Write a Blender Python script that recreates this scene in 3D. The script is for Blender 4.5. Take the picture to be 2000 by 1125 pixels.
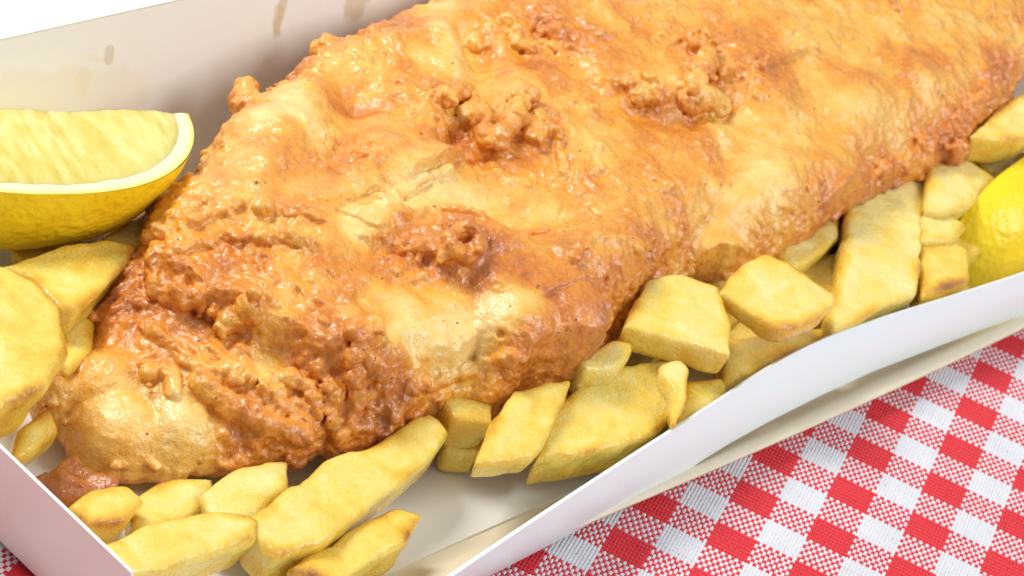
import bpy, math, random
import numpy as np
from mathutils import Matrix, Vector

for o in list(bpy.data.objects):
    bpy.data.objects.remove(o)
scene = bpy.context.scene
COL = scene.collection

# ------------------------------------------------------------------ camera
# Solved from the gingham checks (square), the straight front edge of the box and the rolled horizon.
F_PX = 5921.0; ELEV = math.radians(32.0); ROLL = math.radians(21.5); DIST = F_PX / 9750.0
UP = np.array([math.cos(ELEV)*math.sin(ROLL), -math.cos(ELEV)*math.cos(ROLL), -math.sin(ELEV)])
CAM_H = 0.024 - DIST*UP[2]
def _cam_pt(px, py, h):
    r = np.array([px-1000.0, py-562.5, F_PX]); return r*((h-CAM_H)/r.dot(UP))
_O = _cam_pt(1290, 944, 0.0); _B = _cam_pt(1989, 628, 0.0)
AX = (_B-_O)/np.linalg.norm(_B-_O); AY = np.cross(UP, AX)
BASIS = np.array([AX, AY, UP])
CAM = BASIS @ (-_O); CAM[2] = CAM_H
def P(px, py, z=0.0):
    """photo pixel + height above the table (m) -> world point"""
    q = BASIS @ (_cam_pt(px, py, z)-_O); return np.array([q[0], q[1], z])
def proj(p):
    c = BASIS.T @ (np.asarray(p)-CAM); return (1000+F_PX*c[0]/c[2], 562.5+F_PX*c[1]/c[2])

cam = bpy.data.cameras.new("camera"); camo = bpy.data.objects.new("camera", cam); COL.objects.link(camo)
R_, D_, W_ = BASIS[:, 0], BASIS[:, 1], BASIS[:, 2]
camo.matrix_world = Matrix(((R_[0], -D_[0], -W_[0], CAM[0]), (R_[1], -D_[1], -W_[1], CAM[1]),
                            (R_[2], -D_[2], -W_[2], CAM[2]), (0, 0, 0, 1)))
cam.sensor_width = 36.0; cam.lens = 36.0*F_PX/2000.0
cam.clip_start = 0.05; cam.clip_end = 50.0
cam.dof.use_dof = True; cam.dof.aperture_fstop = 48.0
cam.dof.focus_distance = float((BASIS.T @ (P(760, 700, 0.03)-CAM))[2])
scene.camera = camo

# ------------------------------------------------------------------ light
world = bpy.data.worlds.new("World"); scene.world = world; world.use_nodes = True
bg = world.node_tree.nodes["Background"]; bg.inputs[0].default_value = (0.93, 0.96, 1.0, 1); bg.inputs[1].default_value = 0.40
def area_light(name, loc, target, size, power, col=(1, 1, 1)):
    l = bpy.data.lights.new(name, 'AREA'); l.shape = 'SQUARE'; l.size = size; l.energy = power; l.color = col
    o = bpy.data.objects.new(name, l); COL.objects.link(o); o.location = loc
    o.rotation_euler = (Vector(target)-Vector(loc)).to_track_quat('-Z', 'Y').to_euler()
    return o
area_light("softbox_lamp", (-0.24, 0.50, 0.66), (0.03, 0.05, 0.02), 0.26, 6.2, (1.0, 0.985, 0.95))
area_light("fill_lamp", (0.42, -0.72, 0.72), (0.06, 0.06, 0.02), 0.55, 8.0, (0.97, 0.985, 1.0))
scene.view_settings.view_transform = 'Standard'; scene.view_settings.look = 'None'
scene.view_settings.exposure = 0.0; scene.view_settings.gamma = 1.0
scene.view_settings.use_curve_mapping = False
scene.render.engine = 'CYCLES'
scene.cycles.max_bounces = 6; scene.cycles.diffuse_bounces = 4; scene.cycles.glossy_bounces = 2; scene.cycles.transmission_bounces = 2

# ------------------------------------------------------------------ helpers
RNG = np.random.default_rng(11)
def mesh_np(name, v, quads=None, tris=None, mat=None, parent=None, smooth=True, attrs=None):
    me = bpy.data.meshes.new(name)
    faces = []
    v = np.asarray(v, dtype=np.float32)
    nq = 0 if quads is None else len(quads); nt = 0 if tris is None else len(tris)
    me.vertices.add(len(v)); me.vertices.foreach_set("co", v.ravel())
    loops = []
    if nq: loops.append(np.asarray(quads, dtype=np.int32).ravel())
    if nt: loops.append(np.asarray(tris, dtype=np.int32).ravel())
    loops = np.concatenate(loops)
    me.loops.add(len(loops)); me.loops.foreach_set("vertex_index", loops)
    me.polygons.add(nq+nt)
    starts = np.concatenate([np.arange(nq)*4, nq*4+np.arange(nt)*3]).astype(np.int32)
    me.polygons.foreach_set("loop_start", starts)
    me.update(calc_edges=True); me.validate()
    me.polygons.foreach_set("use_smooth", np.full(len(me.polygons), smooth))
    if attrs:
        for k, a in attrs.items():
            at = me.attributes.new(k, 'FLOAT', 'POINT'); at.data.foreach_set("value", np.asarray(a, dtype=np.float32))
    if mat:
        for m in (mat if isinstance(mat, (list, tuple)) else [mat]): me.materials.append(m)
    o = bpy.data.objects.new(name, me); COL.objects.link(o)
    if parent: o.parent = parent
    return o
def tag(o, label, cat, group=None, kind=None):
    o["label"] = label; o["category"] = cat
    if group: o["group"] = group
    if kind: o["kind"] = kind
    return o
def empty(name, loc=(0, 0, 0)):
    o = bpy.data.objects.new(name, None); COL.objects.link(o); o.location = loc; o.empty_display_size = 0.01
    return o
def _hash(ix, iy, iz, seed):
    h = (ix.astype(np.int64)*73856093) ^ (iy.astype(np.int64)*19349663) ^ (iz.astype(np.int64)*83492791) ^ (seed*2654435761)
    h = (h ^ (h >> 13))*1274126177; h = h ^ (h >> 16)
    return ((h & 0xffffff)/float(0xffffff)).astype(np.float32)
def vnoise(p, scale, seed=0):
    """smooth value noise in -1..1, p (n,3) metres, scale = wavelength in metres"""
    q = p/scale; i = np.floor(q).astype(np.int64); f = (q-i).astype(np.float32); f = f*f*f*(f*(f*6-15)+10)
    r = np.zeros(len(p), np.float32)
    for dx in (0, 1):
        wx = f[:, 0] if dx else 1-f[:, 0]
        for dy in (0, 1):
            wy = f[:, 1] if dy else 1-f[:, 1]
            for dz in (0, 1):
                wz = f[:, 2] if dz else 1-f[:, 2]
                r += wx*wy*wz*_hash(i[:, 0]+dx, i[:, 1]+dy, i[:, 2]+dz, seed)
    return r*2-1
def fbm(p, scale, seed=0, octv=3, gain=0.5):
    s = 0; a = 1.0
    for k in range(octv):
        s = s+a*vnoise(p+k*0.0137, scale/(2**k), seed+k*7); a *= gain
    return s
def sstep(x, a, b):
    t = np.clip((x-a)/(b-a), 0, 1); return t*t*(3-2*t)
def smooth_closed(pts, n=3):
    """Chaikin corner cutting of a closed polygon"""
    p = np.asarray(pts, float)
    for _ in range(n):
        q = np.roll(p, -1, 0); p = np.stack([0.75*p+0.25*q, 0.25*p+0.75*q], 1).reshape(-1, p.shape[1])
    return p
def smooth_open(pts, n=3):
    p = np.asarray(pts, float)
    for _ in range(n):
        a, b = p[:-1], p[1:]
        p = np.concatenate([p[:1], np.stack([0.75*a+0.25*b, 0.25*a+0.75*b], 1).reshape(-1, p.shape[1]), p[-1:]])
    return p
def poly_sd(x, y, poly):
    """signed distance to closed polygon, negative inside"""
    d = np.full(x.shape, 1e9); ins = np.zeros(x.shape, bool)
    n = len(poly)
    for k in range(n):
        ax, ay = poly[k][:2]; bx, by = poly[(k+1) % n][:2]
        ex, ey = bx-ax, by-ay; L = ex*ex+ey*ey
        if L < 1e-16: continue
        t = np.clip(((x-ax)*ex+(y-ay)*ey)/L, 0, 1)
        d = np.minimum(d, (x-ax-t*ex)**2+(y-ay-t*ey)**2)
        c = (ay > y) != (by > y)
        with np.errstate(divide='ignore', invalid='ignore'):
            xi = ax+(y-ay)*ex/(ey if ey else 1e-12)
        ins ^= c & (x < xi)
    d = np.sqrt(d); return np.where(ins, -d, d)
def line_d(x, y, pts):
    """distance to an open polyline and side (+ = left of travel)"""
    d = np.full(x.shape, 1e9); side = np.zeros(x.shape)
    for (ax, ay), (bx, by) in zip(pts[:-1], pts[1:]):
        ex, ey = bx-ax, by-ay; L = ex*ex+ey*ey+1e-16
        t = np.clip(((x-ax)*ex+(y-ay)*ey)/L, 0, 1)
        dd = np.hypot(x-ax-t*ex, y-ay-t*ey); s = np.sign(ex*(y-ay)-ey*(x-ax))
        m = dd < d; d = np.where(m, dd, d); side = np.where(m, s, side)
    return d, side
def surface_nets(V, org, h):
    """zero isosurface of V (negative inside) -> verts, quads"""
    nx, ny, nz = V.shape
    neg = V < 0
    c = np.zeros((nx-1, ny-1, nz-1), np.int8)
    for dx in (0, 1):
        for dy in (0, 1):
            for dz in (0, 1):
                c += neg[dx:nx-1+dx, dy:ny-1+dy, dz:nz-1+dz]
    act = (c > 0) & (c < 8)
    idx = np.full(act.shape, -1, np.int64); I = np.argwhere(act); idx[act] = np.arange(len(I))
    i, j, k = I.T
    acc = np.zeros((len(I), 3)); cnt = np.zeros(len(I))
    cor = [(0,0,0),(1,0,0),(0,1,0),(1,1,0),(0,0,1),(1,0,1),(0,1,1),(1,1,1)]
    edges = [(0,1),(2,3),(4,5),(6,7),(0,2),(1,3),(4,6),(5,7),(0,4),(1,5),(2,6),(3,7)]
    for a, b in edges:
        ca, cb = np.array(cor[a]), np.array(cor[b])
        va = V[i+ca[0], j+ca[1], k+ca[2]]; vb = V[i+cb[0], j+cb[1], k+cb[2]]
        m = (va < 0) != (vb < 0)
        t = np.where(m, va/np.where(m, va-vb, 1), 0)
        acc += np.where(m[:, None], ca+(cb-ca)*t[:, None], 0); cnt += m
    verts = org+h*(I+acc/cnt[:, None])
    quads = []
    for ax in range(3):
        sl0 = [slice(0, None)]*3; sl0[ax] = slice(0, -1); sl1 = [slice(0, None)]*3; sl1[ax] = slice(1, None)
        A = neg[tuple(sl0)]; B = neg[tuple(sl1)]
        u, w = (ax+1) % 3, (ax+2) % 3
        for flip, M in ((False, A & ~B), (True, ~A & B)):
            E = np.argwhere(M)
            ok = (E[:, u] > 0) & (E[:, w] > 0) & (E[:, u] < V.shape[u]-1) & (E[:, w] < V.shape[w]-1); E = E[ok]
            du = np.zeros(3, int); du[u] = 1; dw = np.zeros(3, int); dw[w] = 1
            g = lambda Q: idx[Q[:, 0], Q[:, 1], Q[:, 2]]
            q = np.stack([g(E-du-dw), g(E-dw), g(E), g(E-du)], 1)
            quads.append(q[:, ::-1] if flip else q)
    return verts, np.concatenate(quads)
def normals(v, q):
    n = np.zeros_like(v)
    fn = np.cross(v[q[:, 2]]-v[q[:, 0]], v[q[:, 3]]-v[q[:, 1]])
    for k in range(4): np.add.at(n, q[:, k], fn)
    return n/(np.linalg.norm(n, axis=1)[:, None]+1e-20)
def relax(v, q, it=1, lam=0.5):
    for _ in range(it):
        s = np.zeros_like(v); c = np.zeros(len(v))
        for a in range(4):
            b = (a+1) % 4
            np.add.at(s, q[:, a], v[q[:, b]]); np.add.at(c, q[:, a], 1)
            np.add.at(s, q[:, b], v[q[:, a]]); np.add.at(c, q[:, b], 1)
        v = v+(s/c[:, None]-v)*lam
    return v

# ------------------------------------------------------------------ materials
def new_mat(name):
    m = bpy.data.materials.new(name); m.use_nodes = True
    nt = m.node_tree; b = nt.nodes["Principled BSDF"]
    return m, nt, b
class NB:
    def __init__(s, nt): s.nt = nt
    def n(s, t, **kw):
        x = s.nt.nodes.new(t)
        for k, v in kw.items(): setattr(x, k, v)
        return x
    def l(s, a, b): s.nt.links.new(a, b)
    def coord(s):
        return s.n('ShaderNodeNewGeometry').outputs['Position']
    def noise(s, vec, scale, detail=3, rough=0.55, dist=0.0):
        x = s.n('ShaderNodeTexNoise'); x.inputs['Scale'].default_value = scale; x.inputs['Detail'].default_value = detail
        x.inputs['Roughness'].default_value = rough; x.inputs['Distortion'].default_value = dist
        if vec is not None: s.l(vec, x.inputs['Vector'])
        return x.outputs['Fac']
    def vor(s, vec, scale, feature='F1', rand=1.0):
        x = s.n('ShaderNodeTexVoronoi', feature=feature); x.inputs['Scale'].default_value = scale
        x.inputs['Randomness'].default_value = rand
        if vec is not None: s.l(vec, x.inputs['Vector'])
        return x
    def ramp(s, fac, stops, interp='LINEAR'):
        x = s.n('ShaderNodeValToRGB'); cr = x.color_ramp; cr.interpolation = interp
        while len(cr.elements) < len(stops): cr.elements.new(0.5)
        for e, (p, c) in zip(cr.elements, stops):
            e.position = p; e.color = (*c, 1) if len(c) == 3 else c
        s.l(fac, x.inputs[0]); return x.outputs[0]
    def math(s, op, a, b=None, clamp=False):
        x = s.n('ShaderNodeMath', operation=op); x.use_clamp = clamp
        for i, v in enumerate((a, b)):
            if v is None: continue
            if isinstance(v, (int, float)): x.inputs[i].default_value = v
            else: s.l(v, x.inputs[i])
        return x.outputs[0]
    def mix(s, fac, a, b, mode='MIX'):
        x = s.n('ShaderNodeMix', data_type='RGBA', blend_type=mode)
        for i, v in ((0, fac), (6, a), (7, b)):
            if isinstance(v, (int, float)): x.inputs[i].default_value = v
            elif isinstance(v, tuple): x.inputs[i].default_value = (*v, 1)
            else: s.l(v, x.inputs[i])
        return x.outputs[2]
    def attr(s, name):
        x = s.n('ShaderNodeAttribute'); x.attribute_name = name; return x.outputs['Fac']
    def bump(s, h, strength, dist, prev=None):
        x = s.n('ShaderNodeBump'); x.inputs['Strength'].default_value = strength; x.inputs['Distance'].default_value = dist
        s.l(h, x.inputs['Height'])
        if prev is not None: s.l(prev, x.inputs['Normal'])
        return x.outputs[0]
    def maprange(s, v, a, b, c=0.0, d=1.0):
        x = s.n('ShaderNodeMapRange'); x.inputs[1].default_value = a; x.inputs[2].default_value = b
        x.inputs[3].default_value = c; x.inputs[4].default_value = d; s.l(v, x.inputs[0]); return x.outputs[0]
def sss(b, w, radius, scale):
    b.inputs['Subsurface Weight'].default_value = w; b.inputs['Subsurface Radius'].default_value = radius
    b.inputs['Subsurface Scale'].default_value = scale; b.subsurface_method = 'BURLEY'

def mat_batter():
    m, nt, b = new_mat("fried_batter"); B = NB(nt); pos = B.coord()
    tone = B.attr("tone"); crag = B.attr("crag")
    n1 = B.noise(pos, 140, 4, 0.6, 0.6); n2 = B.noise(pos, 600, 3, 0.6); n3 = B.noise(pos, 1700, 2, 0.5)
    t = B.math('ADD', tone, B.math('MULTIPLY', B.math('SUBTRACT', n1, 0.5), 0.50))
    t = B.math('ADD', t, B.math('MULTIPLY', B.math('SUBTRACT', n2, 0.5), 0.32))
    t = B.math('ADD', t, B.math('MULTIPLY', B.math('SUBTRACT', n3, 0.5), 0.16), True)
    col = B.ramp(t, [(0.0, (0.90, 0.63, 0.22)), (0.2, (0.87, 0.52, 0.11)), (0.42, (0.82, 0.385, 0.040)),
                     (0.62, (0.74, 0.255, 0.015)), (0.82, (0.60, 0.165, 0.008)), (1.0, (0.42, 0.100, 0.007))])
    # frothy pale film with highlight streaks painted in: fine broken network over the glossy orange
    fr = B.math('SUBTRACT', 1.0, B.math('MULTIPLY', B.math('ABSOLUTE', B.math('SUBTRACT', B.noise(pos, 260, 4, 0.65, 1.4), 0.5)), 7.0), True)
    fr = B.math('MULTIPLY', fr, B.maprange(B.noise(pos, 1100, 3, 0.65), 0.38, 0.66))
    froth = B.math('MAXIMUM', B.math('MULTIPLY', fr, 0.28), B.math('MULTIPLY', B.maprange(B.noise(pos, 900, 3, 0.65), 0.52, 0.72), B.math('MULTIPLY', crag, 0.38)))
    col = B.mix(froth, col, (0.88, 0.54, 0.19))
    # pepper specks, gathered in patches
    v = B.vor(pos, 560); sp = B.math('LESS_THAN', v.outputs['Distance'], 0.15)
    gate = B.math('GREATER_THAN', B.noise(pos, 75, 3, 0.7), 0.56)
    rnd = B.n('ShaderNodeSeparateColor'); B.l(v.outputs['Color'], rnd.inputs[0])
    sp = B.math('MULTIPLY', B.math('MULTIPLY', sp, gate), B.math('LESS_THAN', rnd.outputs[0], 0.34))
    col = B.mix(B.math('MULTIPLY', sp, 0.85), col, (0.07, 0.03, 0.012))
    B.l(col, b.inputs['Base Color'])
    bub = B.vor(pos, 520, 'SMOOTH_F1').outputs['Distance']; bub = B.math('SUBTRACT', 0.8, bub)
    h = B.math('ADD', B.math('MULTIPLY', bub, B.math('ADD', B.math('MULTIPLY', crag, 0.8), 0.18)), B.math('MULTIPLY', B.noise(pos, 1300, 4, 0.6), 0.55))
    nb = B.bump(B.noise(pos, 280, 4, 0.60, 0.5), 0.60, 0.0011); nc = B.bump(B.noise(pos, 750, 2, 0.5, 0.3), 0.42, 0.0007, nb)
    nb = B.bump(h, 0.60, 0.0006, nb); nb = B.bump(B.noise(pos, 2600, 3, 0.6), 0.3, 0.0002, nb); B.l(nb, b.inputs['Normal'])
    r = B.maprange(n2, 0.3, 0.7, 0.18, 0.36); B.l(r, b.inputs['Roughness'])
    b.inputs['Specular IOR Level'].default_value = 0.6
    b.inputs['Coat Weight'].default_value = 0.60; b.inputs['Coat Roughness'].default_value = 0.12; B.l(nc, b.inputs['Coat Normal'])
    sss(b, 0.30, (1.0, 0.42, 0.12), 0.0020)
    return m
def mat_chip():
    m, nt, b = new_mat("fried_potato"); B = NB(nt); pos = B.coord()
    edge = B.attr("edge"); oi = B.n('ShaderNodeObjectInfo').outputs['Random']
    n1 = B.noise(pos, 110, 4, 0.6, 0.5); n2 = B.noise(pos, 500, 3, 0.6)
    t = B.math('ADD', B.math('MULTIPLY', edge, 0.50), B.math('MULTIPLY', B.math('SUBTRACT', n1, 0.5), 1.0))
    t = B.math('ADD', t, B.math('MULTIPLY', B.math('SUBTRACT', n2, 0.5), 0.35))
    t = B.math('ADD', t, B.math('MULTIPLY', B.math('SUBTRACT', oi, 0.5), 0.16))
    t = B.math('ADD', t, 0.16, True)
    col = B.ramp(t, [(0.0, (0.94, 0.79, 0.30)), (0.28, (0.92, 0.68, 0.12)), (0.52, (0.87, 0.53, 0.040)), (0.78, (0.68, 0.31, 0.020)), (1.0, (0.36, 0.13, 0.015))])
    B.l(col, b.inputs['Base Color'])
    nc = B.bump(B.noise(pos, 260, 4, 0.6, 0.3), 0.6, 0.0010); nb = B.bump(B.noise(pos, 1400, 4, 0.7), 0.8, 0.0005, nc)
    B.l(nb, b.inputs['Normal'])
    B.l(B.maprange(n2, 0.3, 0.7, 0.20, 0.40), b.inputs['Roughness'])
    b.inputs['Coat Weight'].default_value = 0.55; b.inputs['Coat Roughness'].default_value = 0.17; B.l(nc, b.inputs['Coat Normal'])
    sss(b, 0.45, (1.0, 0.6, 0.12), 0.0035)
    return m
def mat_rind():
    m, nt, b = new_mat("lemon_rind"); B = NB(nt); pos = B.coord()
    n1 = B.noise(pos, 90, 3, 0.5)
    col = B.ramp(n1, [(0.3, (0.94, 0.64, 0.010)), (0.7, (0.97, 0.73, 0.018))]); B.l(col, b.inputs['Base Color'])
    v = B.vor(pos, 620, 'SMOOTH_F1').outputs['Distance']
    nb = B.bump(B.noise(pos, 260, 4, 0.6), 0.6, 0.0010); nb = B.bump(v, 0.6, 0.0005, nb); B.l(nb, b.inputs['Normal'])
    b.inputs['Roughness'].default_value = 0.34; b.inputs['Specular IOR Level'].default_value = 0.5
    sss(b, 0.25, (1.0, 0.7, 0.1), 0.002)
    return m
def mat_pith():
    m, nt, b = new_mat("lemon_pith"); B = NB(nt); pos = B.coord()
    e = B.attr("edge")
    n = B.noise(pos, 500, 3); c = B.mix(n, (0.82, 0.74, 0.42), (0.86, 0.80, 0.55))
    c = B.mix(B.maprange(e, 0.55, 1.0), c, (0.92, 0.78, 0.16)); B.l(c, b.inputs['Base Color'])
    B.l(B.bump(B.noise(pos, 900, 4), 0.3, 0.0003), b.inputs['Normal'])
    b.inputs['Roughness'].default_value = 0.5; sss(b, 0.4, (1, 0.9, 0.5), 0.003)
    return m
def mat_flesh():
    m, nt, b = new_mat("lemon_flesh"); B = NB(nt); v = B.attr("vesicle"); pos = B.coord()
    n = B.noise(pos, 160, 3, 0.6)
    t = B.math('ADD', B.math('MULTIPLY', v, 0.55), B.math('MULTIPLY', n, 0.50))
    c = B.ramp(t, [(0.15, (0.60, 0.47, 0.07)), (0.45, (0.72, 0.59, 0.14)), (0.80, (0.84, 0.74, 0.30))]); B.l(c, b.inputs['Base Color'])
    nb = B.bump(v, 0.6, 0.0006); nb = B.bump(B.noise(pos, 700, 3), 0.3, 0.0003, nb); B.l(nb, b.inputs['Normal'])
    b.inputs['Roughness'].default_value = 0.22; b.inputs['Coat Weight'].default_value = 0.4; b.inputs['Coat Roughness'].default_value = 0.12
    sss(b, 0.55, (1, 0.8, 0.25), 0.005)
    return m
def mat_board(name, col, stains=None, gloss=0.45):
    m, nt, b = new_mat(name); B = NB(nt); pos = B.coord()
    n = B.noise(pos, 60, 4, 0.6); n2 = B.noise(pos, 1400, 3, 0.6)
    c = B.mix(n, tuple(x*0.965 for x in col), col)
    c = B.mix(B.math('MULTIPLY', B.maprange(n2, 0.55, 0.8), 0.08), c, tuple(x*0.8 for x in col))
    # grease marks soaked into the board: (centre, radius, stretch direction, strength)
    for (p, q, r, s, sc) in (stains or []):
        d1 = B.n('ShaderNodeVectorMath', operation='SUBTRACT'); B.l(pos, d1.inputs[0]); d1.inputs[1].default_value = p
        ba = np.array(q)-np.array(p); L2 = float(ba@ba)+1e-9
        dt = B.n('ShaderNodeVectorMath', operation='DOT_PRODUCT'); B.l(d1.outputs[0], dt.inputs[0]); dt.inputs[1].default_value = tuple(ba/L2)
        tt = B.math('MAXIMUM', B.math('MINIMUM', dt.outputs['Value'], 1.0), 0.0)
        sc_ = B.n('ShaderNodeVectorMath', operation='SCALE'); sc_.inputs[0].default_value = tuple(ba); B.l(tt, sc_.inputs['Scale'])
        df = B.n('ShaderNodeVectorMath', operation='SUBTRACT'); B.l(d1.outputs[0], df.inputs[0]); B.l(sc_.outputs[0], df.inputs[1])
        ln = B.n('ShaderNodeVectorMath', operation='LENGTH'); B.l(df.outputs[0], ln.inputs[0])
        dd = B.math('ADD', ln.outputs['Value'], B.math('MULTIPLY', B.math('SUBTRACT', B.noise(pos, 260, 2), 0.5), r*1.1))
        f = B.maprange(dd, r*1.05, r*0.72, 0.0, s)
        c = B.mix(f, c, sc)
    B.l(c, b.inputs['Base Color'])
    B.l(B.bump(B.noise(pos, 900, 4, 0.6), 0.12, 0.0002), b.inputs['Normal'])
    b.inputs['Roughness'].default_value = gloss
    return m
def mat_thread(name, col):
    m, nt, b = new_mat(name); B = NB(nt); pos = B.coord()
    n = B.noise(pos, 3500, 3, 0.7); n2 = B.noise(pos, 120, 3)
    c = B.mix(n, tuple(x*0.72 for x in col), col); c = B.mix(B.math('MULTIPLY', n2, 0.5), c, tuple(min(1, x*1.15+0.02) for x in col))
    B.l(c, b.inputs['Base Color']); B.l(B.bump(n, 0.5, 0.0002), b.inputs['Normal'])
    b.inputs['Roughness'].default_value = 0.85; b.inputs['Specular IOR Level'].default_value = 0.2
    b.inputs['Sheen Weight'].default_value = 0.25
    return m

M_BATTER = mat_batter(); M_CHIP = mat_chip(); M_RIND = mat_rind(); M_PITH = mat_pith(); M_FLESH = mat_flesh()

# ------------------------------------------------------------------ tablecloth (real woven threads)
def build_cloth():
    z = lambda x, y: (1290+x/2.817, 600+y/2.817)
    c0 = P(*z(1130, 595)); b = P(*z(1535, 780))-c0; a = P(*z(1010, 800))-c0
    ang = 0.5*(math.atan2(b[1], b[0])+math.atan2(a[1], a[0])+math.pi/2)
    size = 0.25*(np.linalg.norm(a)+np.linalg.norm(b)); NT = (12, 7); PT = (size/12, size/7)
    e1 = np.array([math.cos(ang), math.sin(ang)]); e2 = np.array([-e1[1], e1[0]])
    pts = [P(*q)[:2]-c0[:2] for q in ((1000, 1150), (2040, 1160), (2040, 560), (1200, 930), (700, 1150))]
    uv = np.array([(p@e1, p@e2) for p in pts]); lo = np.floor(uv.min(0)/np.array(PT)).astype(int)-4; hi = np.ceil(uv.max(0)/np.array(PT)).astype(int)+4
    root = empty("tablecloth", (0, 0, 0))
    tag(root, "red and white gingham woven tablecloth lying under the food box", "tablecloth")
    K = 4; prof = [(-0.46, -0.26), (-0.22, 0.06), (0.22, 0.06), (0.46, -0.26)]
    amp = 0.5*(PT[0]+PT[1])*0.17; thin = 0.5*(PT[0]+PT[1])
    out = {True: ([], []), False: ([], [])}; off = {True: 0, False: 0}
    for dirn in (0, 1):
        other = 1-dirn; N = NT[dirn]; pitch = PT[dirn]; po = PT[other]
        s = np.arange(lo[other]*K, hi[other]*K+1)/K
        for t in range(lo[dirn], hi[dirn]):
            red = ((t//N) % 2 == 0)
            zz = amp*np.cos(math.pi*(s-0.5))*(1 if (t+dirn) % 2 else -1)
            wob = 0.05*np.sin(s*0.21+t*1.7)+RNG.normal(0, 0.035)+0.025*np.sin(s*1.3+t*2.1)
            wd = (1+RNG.normal(0, 0.05))*(1+0.10*np.cos(math.pi*(s-0.5))*(1 if (t+dirn) % 2 else -1))
            ver = []
            for (pw, pz) in prof:
                al = s*po; ac = (t+0.5+wob+pw*wd)*pitch
                U, Vv = (ac, al) if dirn == 0 else (al, ac)
                x = c0[0]+U*e1[0]+Vv*e2[0]; y = c0[1]+U*e1[1]+Vv*e2[1]
                ver.append(np.stack([x, y, zz+pz*thin*0.8-0.0002], 1))
            ver = np.stack(ver, 1); n = len(s); m = len(prof)
            ii = (np.arange(n-1)[:, None]*m+np.arange(m-1)[None, :]).ravel()
            q = np.stack([ii, ii+1, ii+1+m, ii+m], 1)
            if dirn == 1: q = q[:, ::-1]
            o = out[red]; o[0].append(ver.reshape(-1, 3)); o[1].append(q+off[red]); off[red] += n*m
    mr = mat_thread("red_thread", (0.72, 0.022, 0.035)); mw = mat_thread("white_thread", (0.74, 0.74, 0.78))
    for red, nm, mt in ((True, "red_threads", mr), (False, "white_threads", mw)):
        o = mesh_np(nm, np.concatenate(out[red][0]), np.concatenate(out[red][1]), mat=mt, parent=root); o["kind"] = "stuff"
        # normals must face up
    # backing sheet: the cloth where the threads can no longer be told apart
    m, nt, bs = new_mat("gingham_cloth"); B = NB(nt); pos = B.coord()
    mp = B.n('ShaderNodeMapping', vector_type='TEXTURE'); mp.inputs['Location'].default_value = (c0[0], c0[1], 0)
    mp.inputs['Rotation'].default_value = (0, 0, ang); mp.inputs['Scale'].default_value = (size*2, size*2, 1); B.l(pos, mp.inputs[0])
    sx = B.n('ShaderNodeSeparateXYZ'); B.l(mp.outputs[0], sx.inputs[0])
    fr = [B.math('LESS_THAN', B.math('FRACT', sx.outputs[i]), 0.5) for i in (0, 1)]
    par = B.math('MULTIPLY', B.math('ADD', B.math('FLOOR', B.math('MULTIPLY', sx.outputs[0], 24.0)), B.math('FLOOR', B.math('MULTIPLY', sx.outputs[1], 14.0))), 0.5)
    over = B.math('LESS_THAN', B.math('FRACT', par), 0.25)                     # which thread lies on top at this crossing
    c_ = [B.mix(f, (0.70, 0.70, 0.73), (0.62, 0.020, 0.030)) for f in fr]
    B.l(B.mix(over, c_[1], c_[0]), bs.inputs['Base Color'])
    bs.inputs['Roughness'].default_value = 0.9
    g = 0.45; v = [(-g, -g, -0.00058), (g+0.1, -g, -0.00058), (g+0.1, g, -0.00058), (-g, g, -0.00058)]
    mesh_np("backing", v, [[0, 1, 2, 3]], mat=m, parent=root, smooth=False)
    # the table under it
    mt, nt2, b2 = new_mat("painted_table"); b2.inputs['Base Color'].default_value = (0.7, 0.68, 0.64, 1)
    g = 0.7; v = [(-g, -g, -0.002), (g, -g, -0.002), (g, g, -0.002), (-g, g, -0.002)]
    o = mesh_np("table_surface", v, [[0, 1, 2, 3]], mat=mt, smooth=False); o["kind"] = "structure"
build_cloth()

# ------------------------------------------------------------------ box
def sheet(name, rows, thick, mat, parent, flip=False):
    """rows: (m,n,3) grid of points -> board of the given thickness"""
    g = np.asarray(rows, float); m, n = g.shape[:2]
    du = np.gradient(g, axis=0); dv = np.gradient(g, axis=1)
    nn = np.cross(du, dv); nn /= np.linalg.norm(nn, axis=2)[..., None]+1e-20
    if flip: nn = -nn
    top = g.reshape(-1, 3); bot = (g-nn*thick).reshape(-1, 3)
    v = np.concatenate([top, bot]); q = []
    idx = np.arange(m*n).reshape(m, n)
    a = np.stack([idx[:-1, :-1], idx[1:, :-1], idx[1:, 1:], idx[:-1, 1:]], -1).reshape(-1, 4)
    q = [a if not flip else a[:, ::-1], (a+m*n)[:, ::-1] if not flip else a+m*n]
    ring = np.concatenate([idx[0, :], idx[1:, -1], idx[-1, -2::-1], idx[-2:0:-1, 0]])
    r2 = np.roll(ring, -1); s = np.stack([ring, r2, r2+m*n, ring+m*n], 1)
    q.append(s if not flip else s[:, ::-1])
    o = mesh_np(name, v, np.concatenate(q), mat=mat, parent=parent, smooth=False)
    me = o.data
    return o
ZB = 0.0008; TB = 0.0006
Y_BACK_RIM = float(P(140, 41, 0.040)[1]); X_LEFT = float(P(30, 912, 0.022)[0])+0.005; X_RIGHT = 0.225
Y_BACK = Y_BACK_RIM-0.014
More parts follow.
